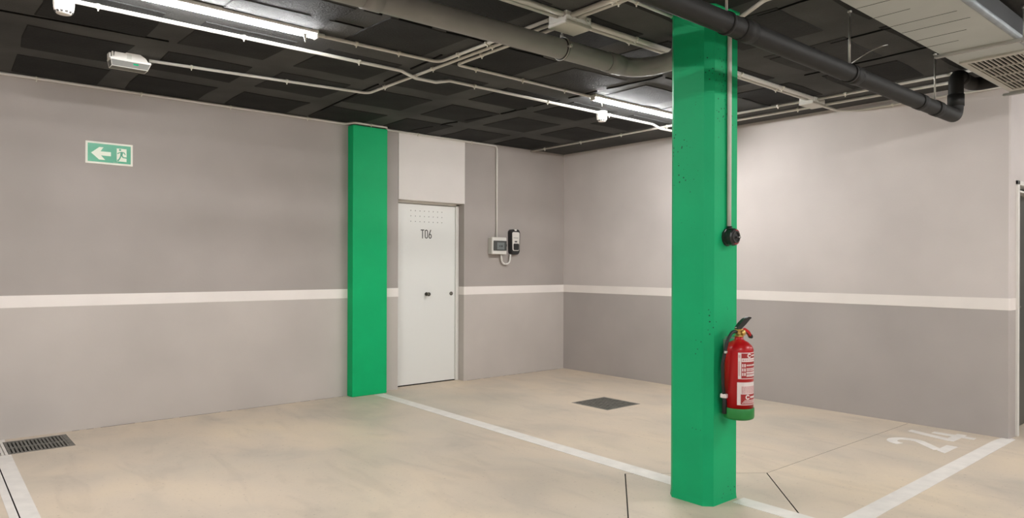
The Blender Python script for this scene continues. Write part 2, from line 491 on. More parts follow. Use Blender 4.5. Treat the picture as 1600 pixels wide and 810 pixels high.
seam((-1.95, -4.05), (-2.0, -5.05), .008, .006); seam((-2.8, -4.45), (-2.83, -5.1), .008, .005)
seam((-1.35, -4.0), (-1.4, -5.0), .008, .005); seam((-2.1, -3.25), (-0.6, -3.3), .008, .008)

# door T06
d1 = thing('door_1', (-2.1, 0.13, 0), 'white flush storage room door with vent holes and number', None, kind='structure')
mb = MB().bbox(-2.49, -1.692, 0.118, 0.158, 0.012, 2.058, b=0.002, seg=1)
leaf = part('leaf', mb, M['door'], d1)
mb = MB().bbox(-1.690, -1.647, 0.100, 0.165, 0, 2.085, .003, 1).bbox(DX0, -2.495, 0.100, 0.165, 0, 2.085, .003, 1).bbox(DX0, -1.647, 0.100, 0.165, 2.062, 2.088, .003, 1)
part('frame', mb, M['frame'], d1)
mb = MB().box(-2.495, -1.69, 0.12, 0.165, 0, 0.009)
part('gap_shade', mb, M['hole'], d1)  # near-black strip, its colour stands in for shade in the gap under the leaf
mb = MB()
for i in range(8):
    for j in range(3):
        x = -2.307 + i * (0.425 / 7); z = 1.982 - j * 0.0615
        mb.lathe([(0.0052, 0), (0.0052, 0.0012)], (x, 0.118, z), 'Y', 8, False)
part('vent_holes', mb, M['ink'], leaf)
# lettering, tall condensed
def wallM(x, y, z): return Matrix(((1, 0, 0, x), (0, 0, -1, y), (0, 1, 0, z), (0, 0, 0, 1)))   # local XY -> wall plane XZ, local Z -> towards the room
def arc(cx, cy, rx, ry, a0, a1, n=10):
    return [(cx + rx * math.cos(math.radians(a0 + (a1 - a0) * i / n)), cy + ry * math.sin(math.radians(a0 + (a1 - a0) * i / n))) for i in range(n + 1)]
mb = MB(); TM = wallM(-2.174, 0.118, 1.669); hgt = 0.102; sw = 0.0105
mb.strip([(0, hgt - sw / 2), (0.048, hgt - sw / 2)], sw, 0, .0012, TM); mb.strip([(0.024, 0), (0.024, hgt)], sw, 0, .0013, TM)
x0 = 0.060; r = 0.0165
mb.strip(arc(x0 + r, hgt - r - sw / 2, r, r, 180, 0) + arc(x0 + r, r + sw / 2, r, r, 0, -180), sw, 0, .0012, TM, closed=True)
x0 = 0.112
mb.strip(arc(x0 + r, r + sw / 2 + .006, r, r + .006, 0, 360, 18)[:-1], sw, 0, .0012, TM, closed=True)
mb.strip([(x0 + .001, 0.032), (x0 + 0.006, 0.055), (x0 + 0.026, hgt)], sw, 0, .0013, TM)
part('number_lettering', mb, M['ink'], leaf, 'dark grey number T06')
mb = MB().lathe([(0.010, 0), (0.010, 0.035), (0.021, 0.040), (0.023, 0.052), (0.020, 0.060), (0.0, 0.0605)], (-2.095, 0.118, 1.03), 'Y', 16)
mb.lathe([(0.022, 0), (0.022, 0.004)], (-2.095, 0.118, 1.03), 'Y', 16)
part('door_knob', mb, M['knob'], leaf, 'round dark nickel door knob')
mb = MB().lathe([(0.022, 0), (0.022, 0.008), (0.018, 0.011), (0, 0.0115)], (-1.748, 0.118, 1.03), 'Y', 16)
part('lock', mb, M['knob'], leaf)

# dark door at the right edge
d2 = thing('door_2', (0.6, -4.93, 0), 'dark panelled door in a white frame at right edge', None, kind='structure')
mb = MB()
mb.bbox(0.143, 0.182, -5.018, -4.86, 0, 2.055, .003, 1).bbox(1.08, 1.12, -5.018, -4.86, 0, 2.055, .003, 1).bbox(0.143, 1.12, -5.018, -4.86, 2.02, 2.055, .003, 1)
part('frame', mb, M['frame'], d2)
mb = MB().bbox(0.184, 1.078, -4.92, -4.88, 0.006, 1.965, .004, 1)
lf = part('leaf', mb, M['darkdoor'], d2)
part('transom_bar', MB().bbox(0.184, 1.078, -5.0, -4.88, 1.968, 1.985, .002, 1), M['frame'], d2)
part('transom_panel', MB().box(0.184, 1.078, -4.93, -4.90, 1.985, 2.019), M['hole'], d2)
part('door_handle', MB().tube([(0.27, -4.92, 1.03), (0.27, -4.97, 1.03), (0.39, -4.97, 1.03)], 0.009, 8), M['knob'], lf)

# ------------------------------------------------------------------ pillars
def chamfered(x0, x1, y0, y1, c):
    return [(x0 + c, y0), (x1 - c, y0), (x1, y0 + c), (x1, y1 - c), (x1 - c, y1), (x0 + c, y1), (x0, y1 - c), (x0, y0 + c)]
mb = MB()
poly = chamfered(-3.19, -2.876, -4.39, -4.098, 0.042)
rings = [(0.0, 1.022), (0.012, 1.012), (0.035, 1.0), (H - .0075, 1.0), (H - .0074, 1.07), (H, 1.07)]
cx_, cy_ = -3.033, -4.244
vs, fs = [], []
for z, k in rings:
    vs += [(cx_ + (p[0] - cx_) * k, cy_ + (p[1] - cy_) * k, z) for p in poly]
for r_ in range(len(rings) - 1):
    for i in range(8):
        a, b = r_ * 8 + i, r_ * 8 + (i + 1) % 8
        fs.append((a, b, b + 8, a + 8))
fs += [list(range(8))[::-1], list(range(40, 48))]
mb.add(vs, fs)
obj('concrete_pillar', mb, M['green'], 'green painted free-standing concrete pillar carrying the fire extinguisher', 'pillar')
mb = MB().bbox(-3.15, -2.746, -0.114, 0.0, 0.0, 2.805, .004, 1)
obj('wall_pier', mb, M['greenwall'], 'flat bright green painted pier against the wall beside white door', 'pillar')

# ------------------------------------------------------------------ floor markings
LT = 0.0022
def floor_poly(mb, pts): return mb.prism(pts, 0.0, LT)
mb = floor_poly(MB(), [(-3.015, -4.10), (-2.880, -4.10), (-2.865, -3.6), (-2.790, -0.125), (-2.905, -0.125), (-3.005, -3.6)])
obj('parking_line', mb, M['roadpaint'], 'white floor line from the green wall pier to the pillar', 'floor marking')
mb = floor_poly(MB(), [(-3.01, -5.06), (-2.89, -5.06), (-2.885, -4.42), (-3.005, -4.42)])
obj('parking_line', mb, M['roadpaint'], 'short white floor line in front of the green pillar', 'floor marking')
mb = floor_poly(MB(), [(-2.885, -5.06), (0.01, -5.035), (0.035, -5.005), (-0.005, -4.987), (-0.005, -4.945), (-0.20, -4.932), (-2.885, -4.945)])
obj('parking_line', mb, M['roadpaint'], 'wide white floor line running to the right wall corner below number 24', 'floor marking')
mb = MB()
floor_poly(mb, [(-6.205, -9.0), (-6.1665, -9.0), (-6.1495, -0.66), (-6.190, -0.66)])
floor_poly(mb, [(-6.1595, -9.0), (-6.105, -9.0), (-6.053, -0.66), (-6.1425, -0.66)])
floor_poly(mb, [(-6.190, -0.66), (-6.053, -0.66), (-6.051, -0.56), (-6.190, -0.56)])
floor_poly(mb, [(-6.190, -0.09), (-6.048, -0.09), (-6.046, -0.004), (-6.190, -0.004)])
obj('parking_line', mb, M['roadpaint'], 'white floor line with a dark slot along its middle', 'floor marking')
bn = thing('bay_number', (-0.52, -4.6, 0), 'white stencilled bay number 24 on the floor', 'floor marking')
FM = Matrix.Identity(4)
mb = MB()
p2 = arc(-0.722, -4.515, 0.105, 0.105, 172, -32, 14) + [(-0.80, -4.755)]
mb.strip(p2, 0.072, 0, LT, FM)
mb.prism([(-0.872, -4.822), (-0.598, -4.822), (-0.598, -4.748), (-0.79, -4.748), (-0.83, -4.76)], 0, LT - .0001)
part('digit', mb, M['roadpaint'], bn, 'painted digit 2')
mb = MB()
mb.prism([(-0.335, -4.375), (-0.255, -4.375), (-0.355, -4.675), (-0.128, -4.675), (-0.128, -4.742), (-0.437, -4.742), (-0.437, -4.685)][::-1], 0, LT)
mb.prism([(-0.252, -4.525), (-0.180, -4.525), (-0.180, -4.822), (-0.252, -4.822)][::-1], 0, LT - .0001)
part('digit', mb, M['roadpaint'], bn, 'painted digit 4')

# ------------------------------------------------------------------ floor drains
dr = thing('floor_drain', (-1.37, -1.984, -0.06), 'square cast iron drain grate in the middle of bay 24', 'drain')
x0, x1, y0, y1 = -1.608, -1.132, -2.220, -1.747
mb = MB(); fw = 0.022
for a in ((x0, x1, y0, y0 + fw), (x0, x1, y1 - fw, y1), (x0, x0 + fw, y0 + fw, y1 - fw), (x1 - fw, x1, y0 + fw, y1 - fw)): mb.box(*a, -0.055, 0.001)
part('frame', mb, M['iron'], dr)
n = 16
for i in range(1, n):
    x = x0 + (x1 - x0) * i / n
    part('bar', MB().box(x - .0075, x + .0075, y0 + fw, y1 - fw, -0.03, -0.001), M['iron'], dr)
for i in range(1, 12):
    y = y0 + (y1 - y0) * i / 12
    part('cross_bar', MB().box(x0 + fw, x1 - fw, y - .004, y + .004, -0.026, -0.004), M['iron'], dr)
part('sump', MB().box(x0, x1, y0, y1, -0.060, -0.056), M['hole'], dr)
dr = thing('floor_drain', (-6.0, -0.32, -0.06), 'oblong slotted drain grate by the wall at left edge', 'drain')
x0, x1, y0, y1 = -6.328, -5.657, -0.543, -0.097
mb = MB(); fw = 0.03
for a in ((-6.05, x1, y0, y0 + fw), (-6.05, x1, y1 - fw, y1), (x1 - fw, x1, y0 + fw, y1 - fw), (-6.062, -6.045, y0, y1)): mb.box(*a, -0.055, 0.0005)
part('frame', mb, M['iron'], dr)
n = 15
for i in range(n):
    x = -6.028 + i * 0.0238
    part('bar', MB().box(x - .0065, x + .0065, y0 + fw, y1 - fw, -0.03, -0.001), M['iron'], dr)
mb = MB().box(-6.05, x1, -0.335, -0.305, -0.028, -0.002)
part('cross_bar', mb, M['iron'], dr)
for i in range(6):
    x = -6.075 - i * 0.0225
    part('painted_bar', MB().box(x - .0085, x + .0085, y0, y1, -0.03, 0.0015), M['roadpaint'], dr)
mb = MB().box(x0, -6.20, y0, y1, -0.055, -0.001)
part('cover_plate', mb, M['iron'], dr)
part('sump', MB().box(x0, x1, y0, y1, -0.060, -0.056), M['hole'], dr)

# ------------------------------------------------------------------ conduits
def clip_mesh(r):
    mb = MB().tube([(-0.008, 0, 0), (0.008, 0, 0)], r + 0.0035, 10)
    mb.box(-0.005, 0.005, -0.005, 0.005, r, 0.0198 if r > .012 else 0.0155)
    mb.box(-0.003, 0.003, -0.003, 0.003, -r - 0.014, -r)
    mb.box(-0.006, 0.006, -r - 0.010, r + (0.010 if r > .012 else 0), -0.004, 0.008)
    o = link('clip', mb, M['clip'], None, Vector((0, 0, 0)))
    me = o.data; bpy.data.objects.remove(o, do_unlink=True)
    return me
CLIPS = {}
def conduit(path, r, label, bend=0.07, clips=0.55, phase=0.3, group=None, cpl=(), mt='conduit'):
    P = fillet(path, bend)
    mid = P[len(P) // 2]
    root = thing('conduit', (path[0][0], path[0][1], path[0][2]), label, 'conduit', group)
    part('tube', MB().tube(P, r, 10), M[mt], root)
    if r not in CLIPS: CLIPS[r] = clip_mesh(r)
    for a, b in zip(path[:-1], path[1:]):
        a, b = Vector(a), Vector(b)
        d = b - a
        if d.length < 0.3 or abs(d.normalized().z) > .5: continue
        s = phase if d.length > 0.7 else d.length / 2
        while s < d.length - 0.09:
            p = a + d * s / d.length
            o = bpy.data.objects.new('clip', CLIPS[r])
            C.objects.link(o); o.parent = root
            o.location = p - W[root.name]
            o.rotation_euler = (0, 0, math.atan2(d.y, d.x))
            s += clips
    for p, q in cpl:
        part('coupling', MB().tube([p, q], r + .003, 10), M['conduit'], root)
    return root
ZC = H - 0.02
conduit([(-8.5, -0.014, H - .018), (-3.19, -0.014, H - .018), (-3.13, -0.122, H - .014), (-2.765, -0.122, H - .014), (-2.70, -0.014, H - .016), (-1.162, -0.014, H - .016), (-1.162, -0.014, 1.70)],
        .0115, 'pale conduit along the wall top bending down to the charging box', .05, .75, .4, mt='plastic')
conduit([(-8.5, -2.10, ZC), (-3.80, -2.105, ZC), (-3.67, -2.105, ZC - .034), (-3.49, -2.11, ZC - .034), (-3.36, -2.11, ZC), (-0.80, -2.105, ZC), (-0.68, -2.105, ZC - .028), (-0.50, -2.105, ZC - .028), (-0.335, -2.10, ZC - .004), (-0.335, -2.35, ZC), (-0.335, -4.78, ZC)],
        .0125, 'pale conduit linking both smoke detectors under the ceiling', .10, .82, .25)
conduit([(-5.30, -1.135, ZC), (-3.645, -1.325, ZC), (-3.645, -3.615, ZC)], .0115, 'pale conduit from the emergency light to the square junction box', .07, .70, .28)
conduit([(-4.60, -2.455, ZC), (-3.71, -2.475, ZC), (-3.71, -3.62, ZC)], .0115, 'pale conduit from left tube light to the square junction box', .07, .32, .24)
conduit([(-2.16, -2.49, ZC), (-3.58, -2.51, ZC), (-3.58, -3.615, ZC)], .0115, 'pale conduit from right tube light to the square junction box', .05, .47, .30)
for yy, r_, l_ in ((-3.728, .0165, 'thicker'), (-3.675, .0125, 'thinner')):
    conduit([(-3.49, yy, ZC), (-0.66, yy + .01, ZC)], r_, l_ + ' of two pale conduits between the junction boxes, crossing behind the pillar', .05, .62, .45)
    conduit([(-7.5, yy - .02, ZC), (-3.69, yy - .02, ZC)], r_, l_ + ' of two pale conduits at top edge left of the square junction box', .05, .7, .3)
for xx, r_, l_ in ((-3.665, .0165, 'thicker'), (-3.612, .0125, 'thinner')):
    conduit([(xx, -5.0, ZC), (xx, -3.775, ZC)], r_, l_ + ' of two pale conduits rising to top edge right of the square junction box', .05, .62, .3)
conduit([(-0.60, -0.02, ZC), (-0.60, -3.60, ZC)], .0115, 'pale conduit from the back wall corner to the small junction box', .05, .62, .25)
conduit([(-0.585, -3.72, ZC), (-0.60, -5.0, ZC)], .0115, 'pale conduit from the small junction box passing over the black pipe', .05, .4, .25)
conduit([(-0.43, -3.69, ZC - .027), (-0.16, -3.70, ZC - .030), (-0.022, -3.83, ZC - .03), (-0.022, -4.95, ZC - .03)], .0115, 'short bent conduit from the small junction box to right wall', .08, .5, .3)
conduit([(-5.0, -4.16, ZC), (-3.205, -4.135, ZC)], .009, 'thin conduit along the ceiling ending at the green pillar top', .05, .32, 1.15)
conduit([(-3.022, -4.404, 1.565), (-3.022, -4.404, 2.74), (-3.022, -4.62, H - .016), (-3.022, -5.0, H - .016)], .0125, 'vertical pale conduit on the green pillar front', .10, .6, .5)

# junction boxes
def jbox(x0, x1, y0, y1, z0, label, glands):
    t = thing('junction_box', ((x0 + x1) / 2, (y0 + y1) / 2, z0), label, 'junction box')
    part('body', MB().bbox(x0, x1, y0, y1, z0 + .018, H, .006, 2), M['boxgrey'], t)
    part('lid', MB().bbox(x0 - .003, x1 + .003, y0 - .003, y1 + .003, z0, z0 + .020, .005, 2), M['boxgrey'], t)
    for p in glands:
        part('knockout', MB().lathe([(0.016, 0), (0.016, 0.006), (0.011, 0.007), (0.011, 0.004), (0, 0.004)], p, 'Y', 14), M['boxgrey'], t)
    for sx in (0.012, -0.012):
        for sy in (0.012, -0.012):
            part('screw', MB().lathe([(0.004, 0), (0.004, 0.002)], ((x0 if sx > 0 else x1) + sx, (y0 if sy > 0 else y1) + sy, z0 - .0012), 'Z', 8), M['steel'], t)
    return t
jb = jbox(-3.715, -3.505, -3.775, -3.625, 2.765, 'square pale junction box where the conduits cross', [(-3.54, -3.775, 2.815)])
part('label_strip', MB().box(-3.7195, -3.718, -3.77, -3.635, 2.770, 2.783), M['plastic'], jb)
jbox(-0.66, -0.435, -3.725, -3.60, 2.775, 'small pale junction box near right wall behind the pillar', [(-0.60, -3.725, 2.815), (-0.54, -3.725, 2.815)])

# smoke detectors
def detector(x, y, label):
    t = thing('smoke_detector', (x, y, 2.735), label, 'smoke detector', 'smoke detectors under the ceiling')
    part('base', MB().lathe([(0.050, 0.0), (0.052, 0.004), (0.052, 0.055), (0.05, 0.058)], (x, y, H - .058), 'Z', 28), M['plastic'], t)
    part('head', MB().lathe([(0.020, 0.0), (0.036, 0.002), (0.046, 0.016), (0.050, 0.034), (0.050, 0.046)], (x, y, H - .103), 'Z', 28), M['plastic'], t)
    n = 12
    for i in range(n):
        a = 2 * PI * i / n; b = a + 2 * PI / n * .62
        vs = []
        for ang in (a, b):
            for r_, z_ in ((0.0385, H - .0985), (0.0455, H - .0890)):
                vs.append((x + r_ * math.cos(ang), y + r_ * math.sin(ang), z_))
        q = [Vector(v) for v in vs]
        off = [Vector((p.x - x, p.y - y, 0)).normalized() * .0012 + Vector((0, 0, -.0012)) for p in q]
        mb = MB().add([q[0] + off[0], q[1] + off[1], q[3] + off[3], q[2] + off[2], q[0] - off[0], q[1] - off[1], q[3] - off[3], q[2] - off[2]],
                      [(0, 1, 2, 3), (4, 7, 6, 5), (0, 4, 5, 1), (1, 5, 6, 2), (2, 6, 7, 3), (3, 7, 4, 0)])
        part('vent_slot', mb, M['ink'], t)
    return t
detector(-5.955, -2.10, 'white smoke detector at top left corner of the photo')
detector(-1.585, -2.115, 'white smoke detector below the right tube light')

# tube lights
def tube_light(x0, x1, y, label, group=None):
    t = thing('tube_light', ((x0 + x1) / 2, y, 2.785), label, 'ceiling light', group)
    part('housing', MB().bbox(x0, x1, y - .038, y + .038, 2.816, H, .004, 1), M['plastic'], t)
    mb = MB()
    prof = [(y - .024, 2.816), (y - .0235, 2.804), (y - .018, 2.796), (y - .008, 2.792), (y + .008, 2.792), (y + .018, 2.796), (y + .0235, 2.804), (y + .024, 2.816)]
    n = len(prof)
    mb.add([(x0 + .012, *p) for p in prof] + [(x1 - .012, *p) for p in prof],
           [list(range(n))[::-1], list(range(n, 2 * n))] + [(i, (i + 1) % n, n + (i + 1) % n, n + i) for i in range(n)])
    part('diffuser', mb, M['tube'], t)
    for xe, s in ((x0, 1), (x1, -1)):
        part('end_cap', MB().bbox(xe - s * .002, xe + s * .012, y - .027, y + .027, 2.790, 2.818, .004, 1), M['plastic'], t)
        part('clip', MB().prism([(-.012, 0), (.012, 0), (.003, -.055), (-.001, -.055)], y - .0305, y - .0275,
                                Matrix(((1, 0, 0, xe + s * .09), (0, 0, 1, 0), (0, 1, 0, 2.80), (0, 0, 0, 1)))), M['frame'], t)
    part('cable_gland', MB().tube([(x1, y, H - .02), (x1 + .05, y, H - .02)], .014, 10), M['boxgrey'], t)
    return t
tube_light(-6.13, -4.64, -2.465, 'lit tube light at top left under the black ceiling')
tube_light(-2.12, -0.66, -2.495, 'lit tube light left of the green pillar top')
for yy in (-2.48, -6.75, -10.9):
    for xx in (-9.4, -5.35, -1.4, 2.6):
        if yy > -3 and xx > -9: continue
        tube_light(xx - .74, xx + .74, yy, 'lit tube light of the next ceiling row behind the camera', 'tube lights out of view')

# emergency luminaire
t = thing('emergency_light', (-5.43, -1.13, 2.73), 'white emergency light under the black ceiling with grey lens', 'emergency light')
x0, x1, y = -5.555, -5.295, -1.125
mb = MB()
prof = [(x0 + .030, H), (x1 - .070, H), (x1 - .036, H - .020), (x1 - .020, H - .044), (x1 - .012, H - .048), (x0 + .012, H - .048), (x0 + .012, H - .04), (x0 + .026, H - .036)]
mb.prism(prof, y - .046, y + .046, Matrix(((1, 0, 0, 0), (0, 0, 1, 0), (0, 1, 0, 0), (0, 0, 0, 1))))
part('housing', mb, M['plastic'], t)
part('rim', MB().bbox(x0, x1, y - .054, y + .054, H - .062, H - .046, .003, 1), M['plastic'], t)
lo = [(x0 + .012, y - .046), (x1 - .022, y - .046), (x1 - .022, y + .046), (x0 + .012, y + .046)]
hi = [(x0 + .005, y - .051), (x1 - .005, y - .051), (x1 - .005, y + .051), (x0 + .005, y + .051)]
mb = MB().add([(*p, H - .104) for p in lo] + [(*p, H - .0622) for p in hi], [(0, 3, 2, 1), (4, 5, 6, 7), (0, 1, 5, 4), (1, 2, 6, 5), (2, 3, 7, 6), (3, 0, 4, 7)])
lens = part('lens', mb, M['lens'], t)
mb = MB()
for k in range(4):
    mb.tube([(*lo[k], H - .104), (*lo[(k + 1) % 4], H - .104)], .0022, 6)
    mb.tube([(*lo[k], H - .104), (*hi[k], H - .063)], .0018, 6)
part('lens_edge', mb, M['plastic'], lens)
part('indicator', MB().box(x0 + .145, x0 + .178, y - .0515, y - .0465, H - .082, H - .070), M['led'], lens, 'small green indicator light')
part('end_latch', MB().bbox(x0 - .004, x0 + .008, y - .03, y + .03, H - .05, H - .012, .003, 1), M['plastic'], t)
part('end_latch', MB().bbox(x0 + .012, x0 + .022, y - .045, y + .045, H - .046, H - .004, .002, 1), M['plastic'], t)
part('name_plate', MB().box(x0 + .105, x0 + .135, y - .0472, y - .0455, H - .044, H - .012), M['boxgrey'], t)

# ------------------------------------------------------------------ exit sign
sx0, sx1, sz0, sz1 = -5.512, -5.162, 2.192, 2.376
t = thing('exit_sign', ((sx0 + sx1) / 2, 0, sz0), 'green and white emergency exit sign with left arrow on wall', 'sign')
part('panel', MB().bbox(sx0, sx1, -0.006, 0.0, sz0, sz1, .0015, 1), M['signframe'], t)
SM = wallM(sx0, -0.006, sz0)
part('green_field', MB().prism([(.016, .016), (.334, .016), (.334, .168), (.016, .168)], 0, .0008, SM), M['signgreen'], t)
ar = [(.040, .088), (.100, .140), (.130, .140), (.108, .105), (.185, .105), (.185, .071), (.112, .071), (.143, .036), (.098, .036)]
part('arrow', MB().prism(ar[::-1], .0008, .0014, SM), M['signwhite'], t)
part('door_symbol', MB().prism([(.228, .034), (.302, .034), (.302, .142), (.228, .142)], .0008, .0014, SM), M['signwhite'], t)
mb = MB()
mb.prism([(.253 + .009 * math.cos(a * PI / 6), .131 + .009 * math.sin(a * PI / 6)) for a in range(12)], .0014, .0018, SM)
for st, wd in (([(.268, .116), (.262, .086)], .018), ([(.268, .113), (.248, .108), (.232, .097)], .008), ([(.268, .112), (.284, .109), (.292, .094)], .008),
               ([(.261, .088), (.252, .062), (.238, .038)], .010), ([(.264, .088), (.276, .070), (.302, .067)], .010), ([(.238, .038), (.232, .046)], .008)):
    mb.strip(st, wd, .0014, .0018, SM)
part('running_figure', mb, M['signgreen'], t)
part('bottom_print', MB().box(sx0 + .20, sx0 + .24, -.0068, -.006, sz0 + .021, sz0 + .024), M['signwhite'], t)

# ------------------------------------------------------------------ charging point
t = thing('meter_box', (-1.14, 0, 1.5), 'pale grey electrical box with smoked window on wall', 'electrical box')
bx0, bx1, bz0, bz1 = -1.287, -1.062, 1.498, 1.705
part('body', MB().bbox(bx0 + .004, bx1 - .004, -0.06, 0.0, bz0 + .004, bz1 - .004, .005, 2), M['boxgrey'], t)
part('cover', MB().bbox(bx0, bx1, -0.085, -0.058, bz0, bz1, .007, 2), M['plastic'], t)
wn = part('window', MB().bbox(bx0 + .018, bx1 - .008, -0.098, -0.083, bz0 + .045, bz1 - .042, .005, 2), M['smoke'], t)
part('meter_face', MB().bbox(bx0 + .065, bx1 - .045, -0.0995, -0.0975, bz0 + .058, bz1 - .062, .001, 1), M['screen'], wn)
for a, b in ((.100, .112), (.125, .138), (.139, .150)):
    part('breaker_switch', MB().box(bx0 + a, bx0 + b, -0.1015, -0.099, bz0 + .093, bz0 + .106), M['black'], wn)
part('window_latch', MB().bbox(bx1 - .012, bx1 + .002, -0.094, -0.082, bz0 + .095, bz0 + .125, .002, 1), M['black'], t)
t = thing('car_charger', (-0.905, 0, 1.5), 'small black and white electric car charger beside the pale box', 'car charger')
cx0, cx1, cz0, cz1 = -0.974, -0.814, 1.500, 1.812
def rrect(x0, x1, z0, z1, r, n=5, taper=0.0):
    pts = []
    for (cx, cz, a0) in ((x1 - r, z0 + r, -90), (x1 - r, z1 - r, 0), (x0 + r, z1 - r, 90), (x0 + r, z0 + r, 180)):
        for i in range(n + 1):
            a = math.radians(a0 + 90 * i / n)
            z = cz + r * math.sin(a)
            k = 1 - taper * (z0 - z + (z1 - z0)) / (z1 - z0)
            x = cx + r * math.cos(a)
            xm = (x0 + x1) / 2
            pts.append((xm + (x - xm) * k, z))
    return pts
def slab(mb, pts, y0, y1): return mb.prism([(p[0], p[1]) for p in pts], -y0, -y1, Matrix(((1, 0, 0, 0), (0, 0, -1, 0), (0, 1, 0, 0), (0, 0, 0, 1))))
mb = MB(); slab(mb, rrect(cx0, cx1, cz0, cz1, .045, taper=.10), 0.0, -0.050); slab(mb, rrect(cx0 + .006, cx1 - .006, cz0 + .006, cz1 - .006, .042, taper=.10), -0.050, -0.058)
part('bezel', mb, M['black'], t)
mb = MB(); slab(mb, rrect(cx0 + .023, cx1 - .021, cz0 + .046, cz1 - .034, .022, taper=.10), -0.058, -0.064)
face = part('face', mb, M['plastic'], t)
mb = MB(); slab(mb, rrect(cx0 + .040, cx1 - .030, cz0 + .054, cz0 + .135, .014, taper=.05), -0.064, -0.067)
part('cable_panel', mb, M['black'], face)
part('logo', MB().bbox(cx0 + .060, cx0 + .100, -.0655, -.064, cz0 + .152, cz0 + .167, .0005, 1), M['black'], face)
part('name_print', MB().box(cx0 + .040, cx0 + .118, -.0648, -.064, cz0 + .203, cz0 + .209), M['screen'], face)
part('top_cap', MB().bbox((cx0 + cx1) / 2 - .018, (cx0 + cx1) / 2 + .020, -.060, -.02, cz1 - .022, cz1 + .002, .004, 1), M['plastic'], t)
lp = []
for i in range(17):
    a = PI + PI * i / 16
    lp.append((-1.034 + .066 * math.cos(a), -0.035, 1.435 + .055 * math.sin(a)))
mb = MB().tube([(-1.110, -.035, 1.499)] + lp + [(-0.958, -.035, 1.500)], .0115, 10)
obj('flexible_conduit', mb, M['plastic'], 'U-shaped pale flexible conduit hanging below the electrical box', 'conduit')

# ------------------------------------------------------------------ drain pipes
def collar(P, Q, r): return MB().tube([P, Q], r, 28)
t = thing('drain_pipe', (-5.0, -3.6, 2.61), 'thick grey drain pipe hung under the ceiling left of pillar', 'pipe')
gy, gz, gr = -3.585, 2.685, 0.061
P = [(-8.0, gy - .03, gz - .05), (-5.0, gy - .01, gz - .018), (-3.4, gy, gz), (-3.02, gy, gz)] + [(-3.02 + .17 * math.sin(math.radians(a)), gy - .17 * (1 - math.cos(math.radians(a))), gz) for a in range(9, 91, 9)]
P += [(-2.85, -3.86, gz)] + [(-2.85, -3.86 - .09 * math.sin(math.radians(a)), gz + .09 * (1 - math.cos(math.radians(a)))) for a in range(15, 91, 15)] + [(-2.85, -3.95, H + .005)]
part('pipe', MB().tube(P, gr, 28), M['greypipe'], t)
part('coupling', collar((-3.16, gy, gz), (-3.02, gy, gz), gr + .0045), M['greypipe'], t)
part('coupling', collar((-4.93, gy - .0095, gz - .017), (-4.83, gy - .009, gz - .016), gr + .004), M['greypipe'], t)
hg = thing('pipe_hanger', (-3.565, gy, gz), 'steel clamp and rod holding thick grey pipe below the junction box', 'pipe hanger')
part('ring', MB().tube([(-3.575, gy, gz), (-3.555, gy, gz)], gr + .0065, 28), M['rubber'], hg)
mb = MB()
ring = [(-3.567, gy + (gr + .0085) * math.cos(a * PI / 18), gz + (gr + .0085) * math.sin(a * PI / 18)) for a in range(36)]
mb.tube(ring + [ring[0]], .0032, 6)
part('strap', mb, M['steel'], hg)
part('rod', MB().tube([(-3.565, gy, gz + gr + .006), (-3.565, gy, H)], .005, 8).lathe([(.011, 0), (.011, .02)], (-3.565, gy, gz + gr + .006), 'Z', 6), M['steel'], hg)
part('bolt', MB().lathe([(.010, 0), (.010, .03)], (-3.567, gy - gr + .002, gz), 'Y', 6), M['steel'], hg)

t = thing('drain_pipe', (-3.0, -4.85, 2.42), 'black drain pipe running in front of the green pillar top', 'pipe')
br = 0.0495
def by(x): return -4.815 - (x + 4.0) * 0.0165 if x < -1.0 else -4.8645
def bzf(x): return 2.490 - (x + 3.9) * 0.0115
ex, yr, zr = -0.80, by(-1.001), bzf(-0.80)
P = fillet([(-8.0, by(-8), bzf(-8)), (-4.0, by(-4.0), bzf(-4)), (ex, yr, zr), (ex, yr, 2.757), (-0.42, yr, 2.752), (-0.42, -5.088, 2.757)], .078, 10)
part('pipe', MB().tube(P, br, 28), M['blackpipe'], t)
for xa, xb in ((-3.60, -3.50), (-2.47, -2.38), (-1.50, -1.42), (-1.22, -1.13)):
    part('coupling', collar((xa, by(xa), bzf(xa)), (xb, by(xb), bzf(xb)), br + .004), M['blackpipe'], t)
part('elbow_sleeve', collar((ex, yr, zr + .075), (ex, yr, zr + .16), br + .005), M['blackpipe'], t)
part('elbow_sleeve', collar((ex + .085, yr, 2.756), (ex + .15, yr, 2.755), br + .004), M['blackpipe'], t)
for k, (xr, lb) in enumerate(((-3.705, 'steel rod holding black pipe at the pillar top'), (-2.475, 'long steel rod holding black pipe right of the pillar'), (-1.205, 'steel rod holding black pipe near right wall'))):
    zz = bzf(xr)
    hg = thing('pipe_hanger', (xr, by(xr), zz), lb, 'pipe hanger', 'hangers of the black pipe')
    part('rod', MB().tube([(xr, by(xr), zz + br), (xr, by(xr), H)], .0065, 8), M['steel'], hg)
    part('nut', MB().lathe([(.012, 0), (.012, .014)], (xr, by(xr), H - .015), 'Z', 6), M['steel'], hg)
    part('ring', MB().tube([(xr - .010, by(xr), zz), (xr + .010, by(xr), zz)], br + .0048, 28), M['blackpipe'], hg)
bz = bzf(-2.47)
pts = []
a, b = Vector((-2.47, by(-2.47) + .004, bz + br)), Vector((-1.64, -4.721, H))
for i in range(15):
    s = i / 14
    p = a.lerp(b, s); p.z = a.z + (b.z - a.z) * (0.75 * s + 0.25 * math.sin(s * PI / 2))
    pts.append(p)
obj('loose_wire', MB().tube(pts, .0032, 6), M['plastic'], 'thin pale wire curving from the black pipe to ceiling', 'wire')

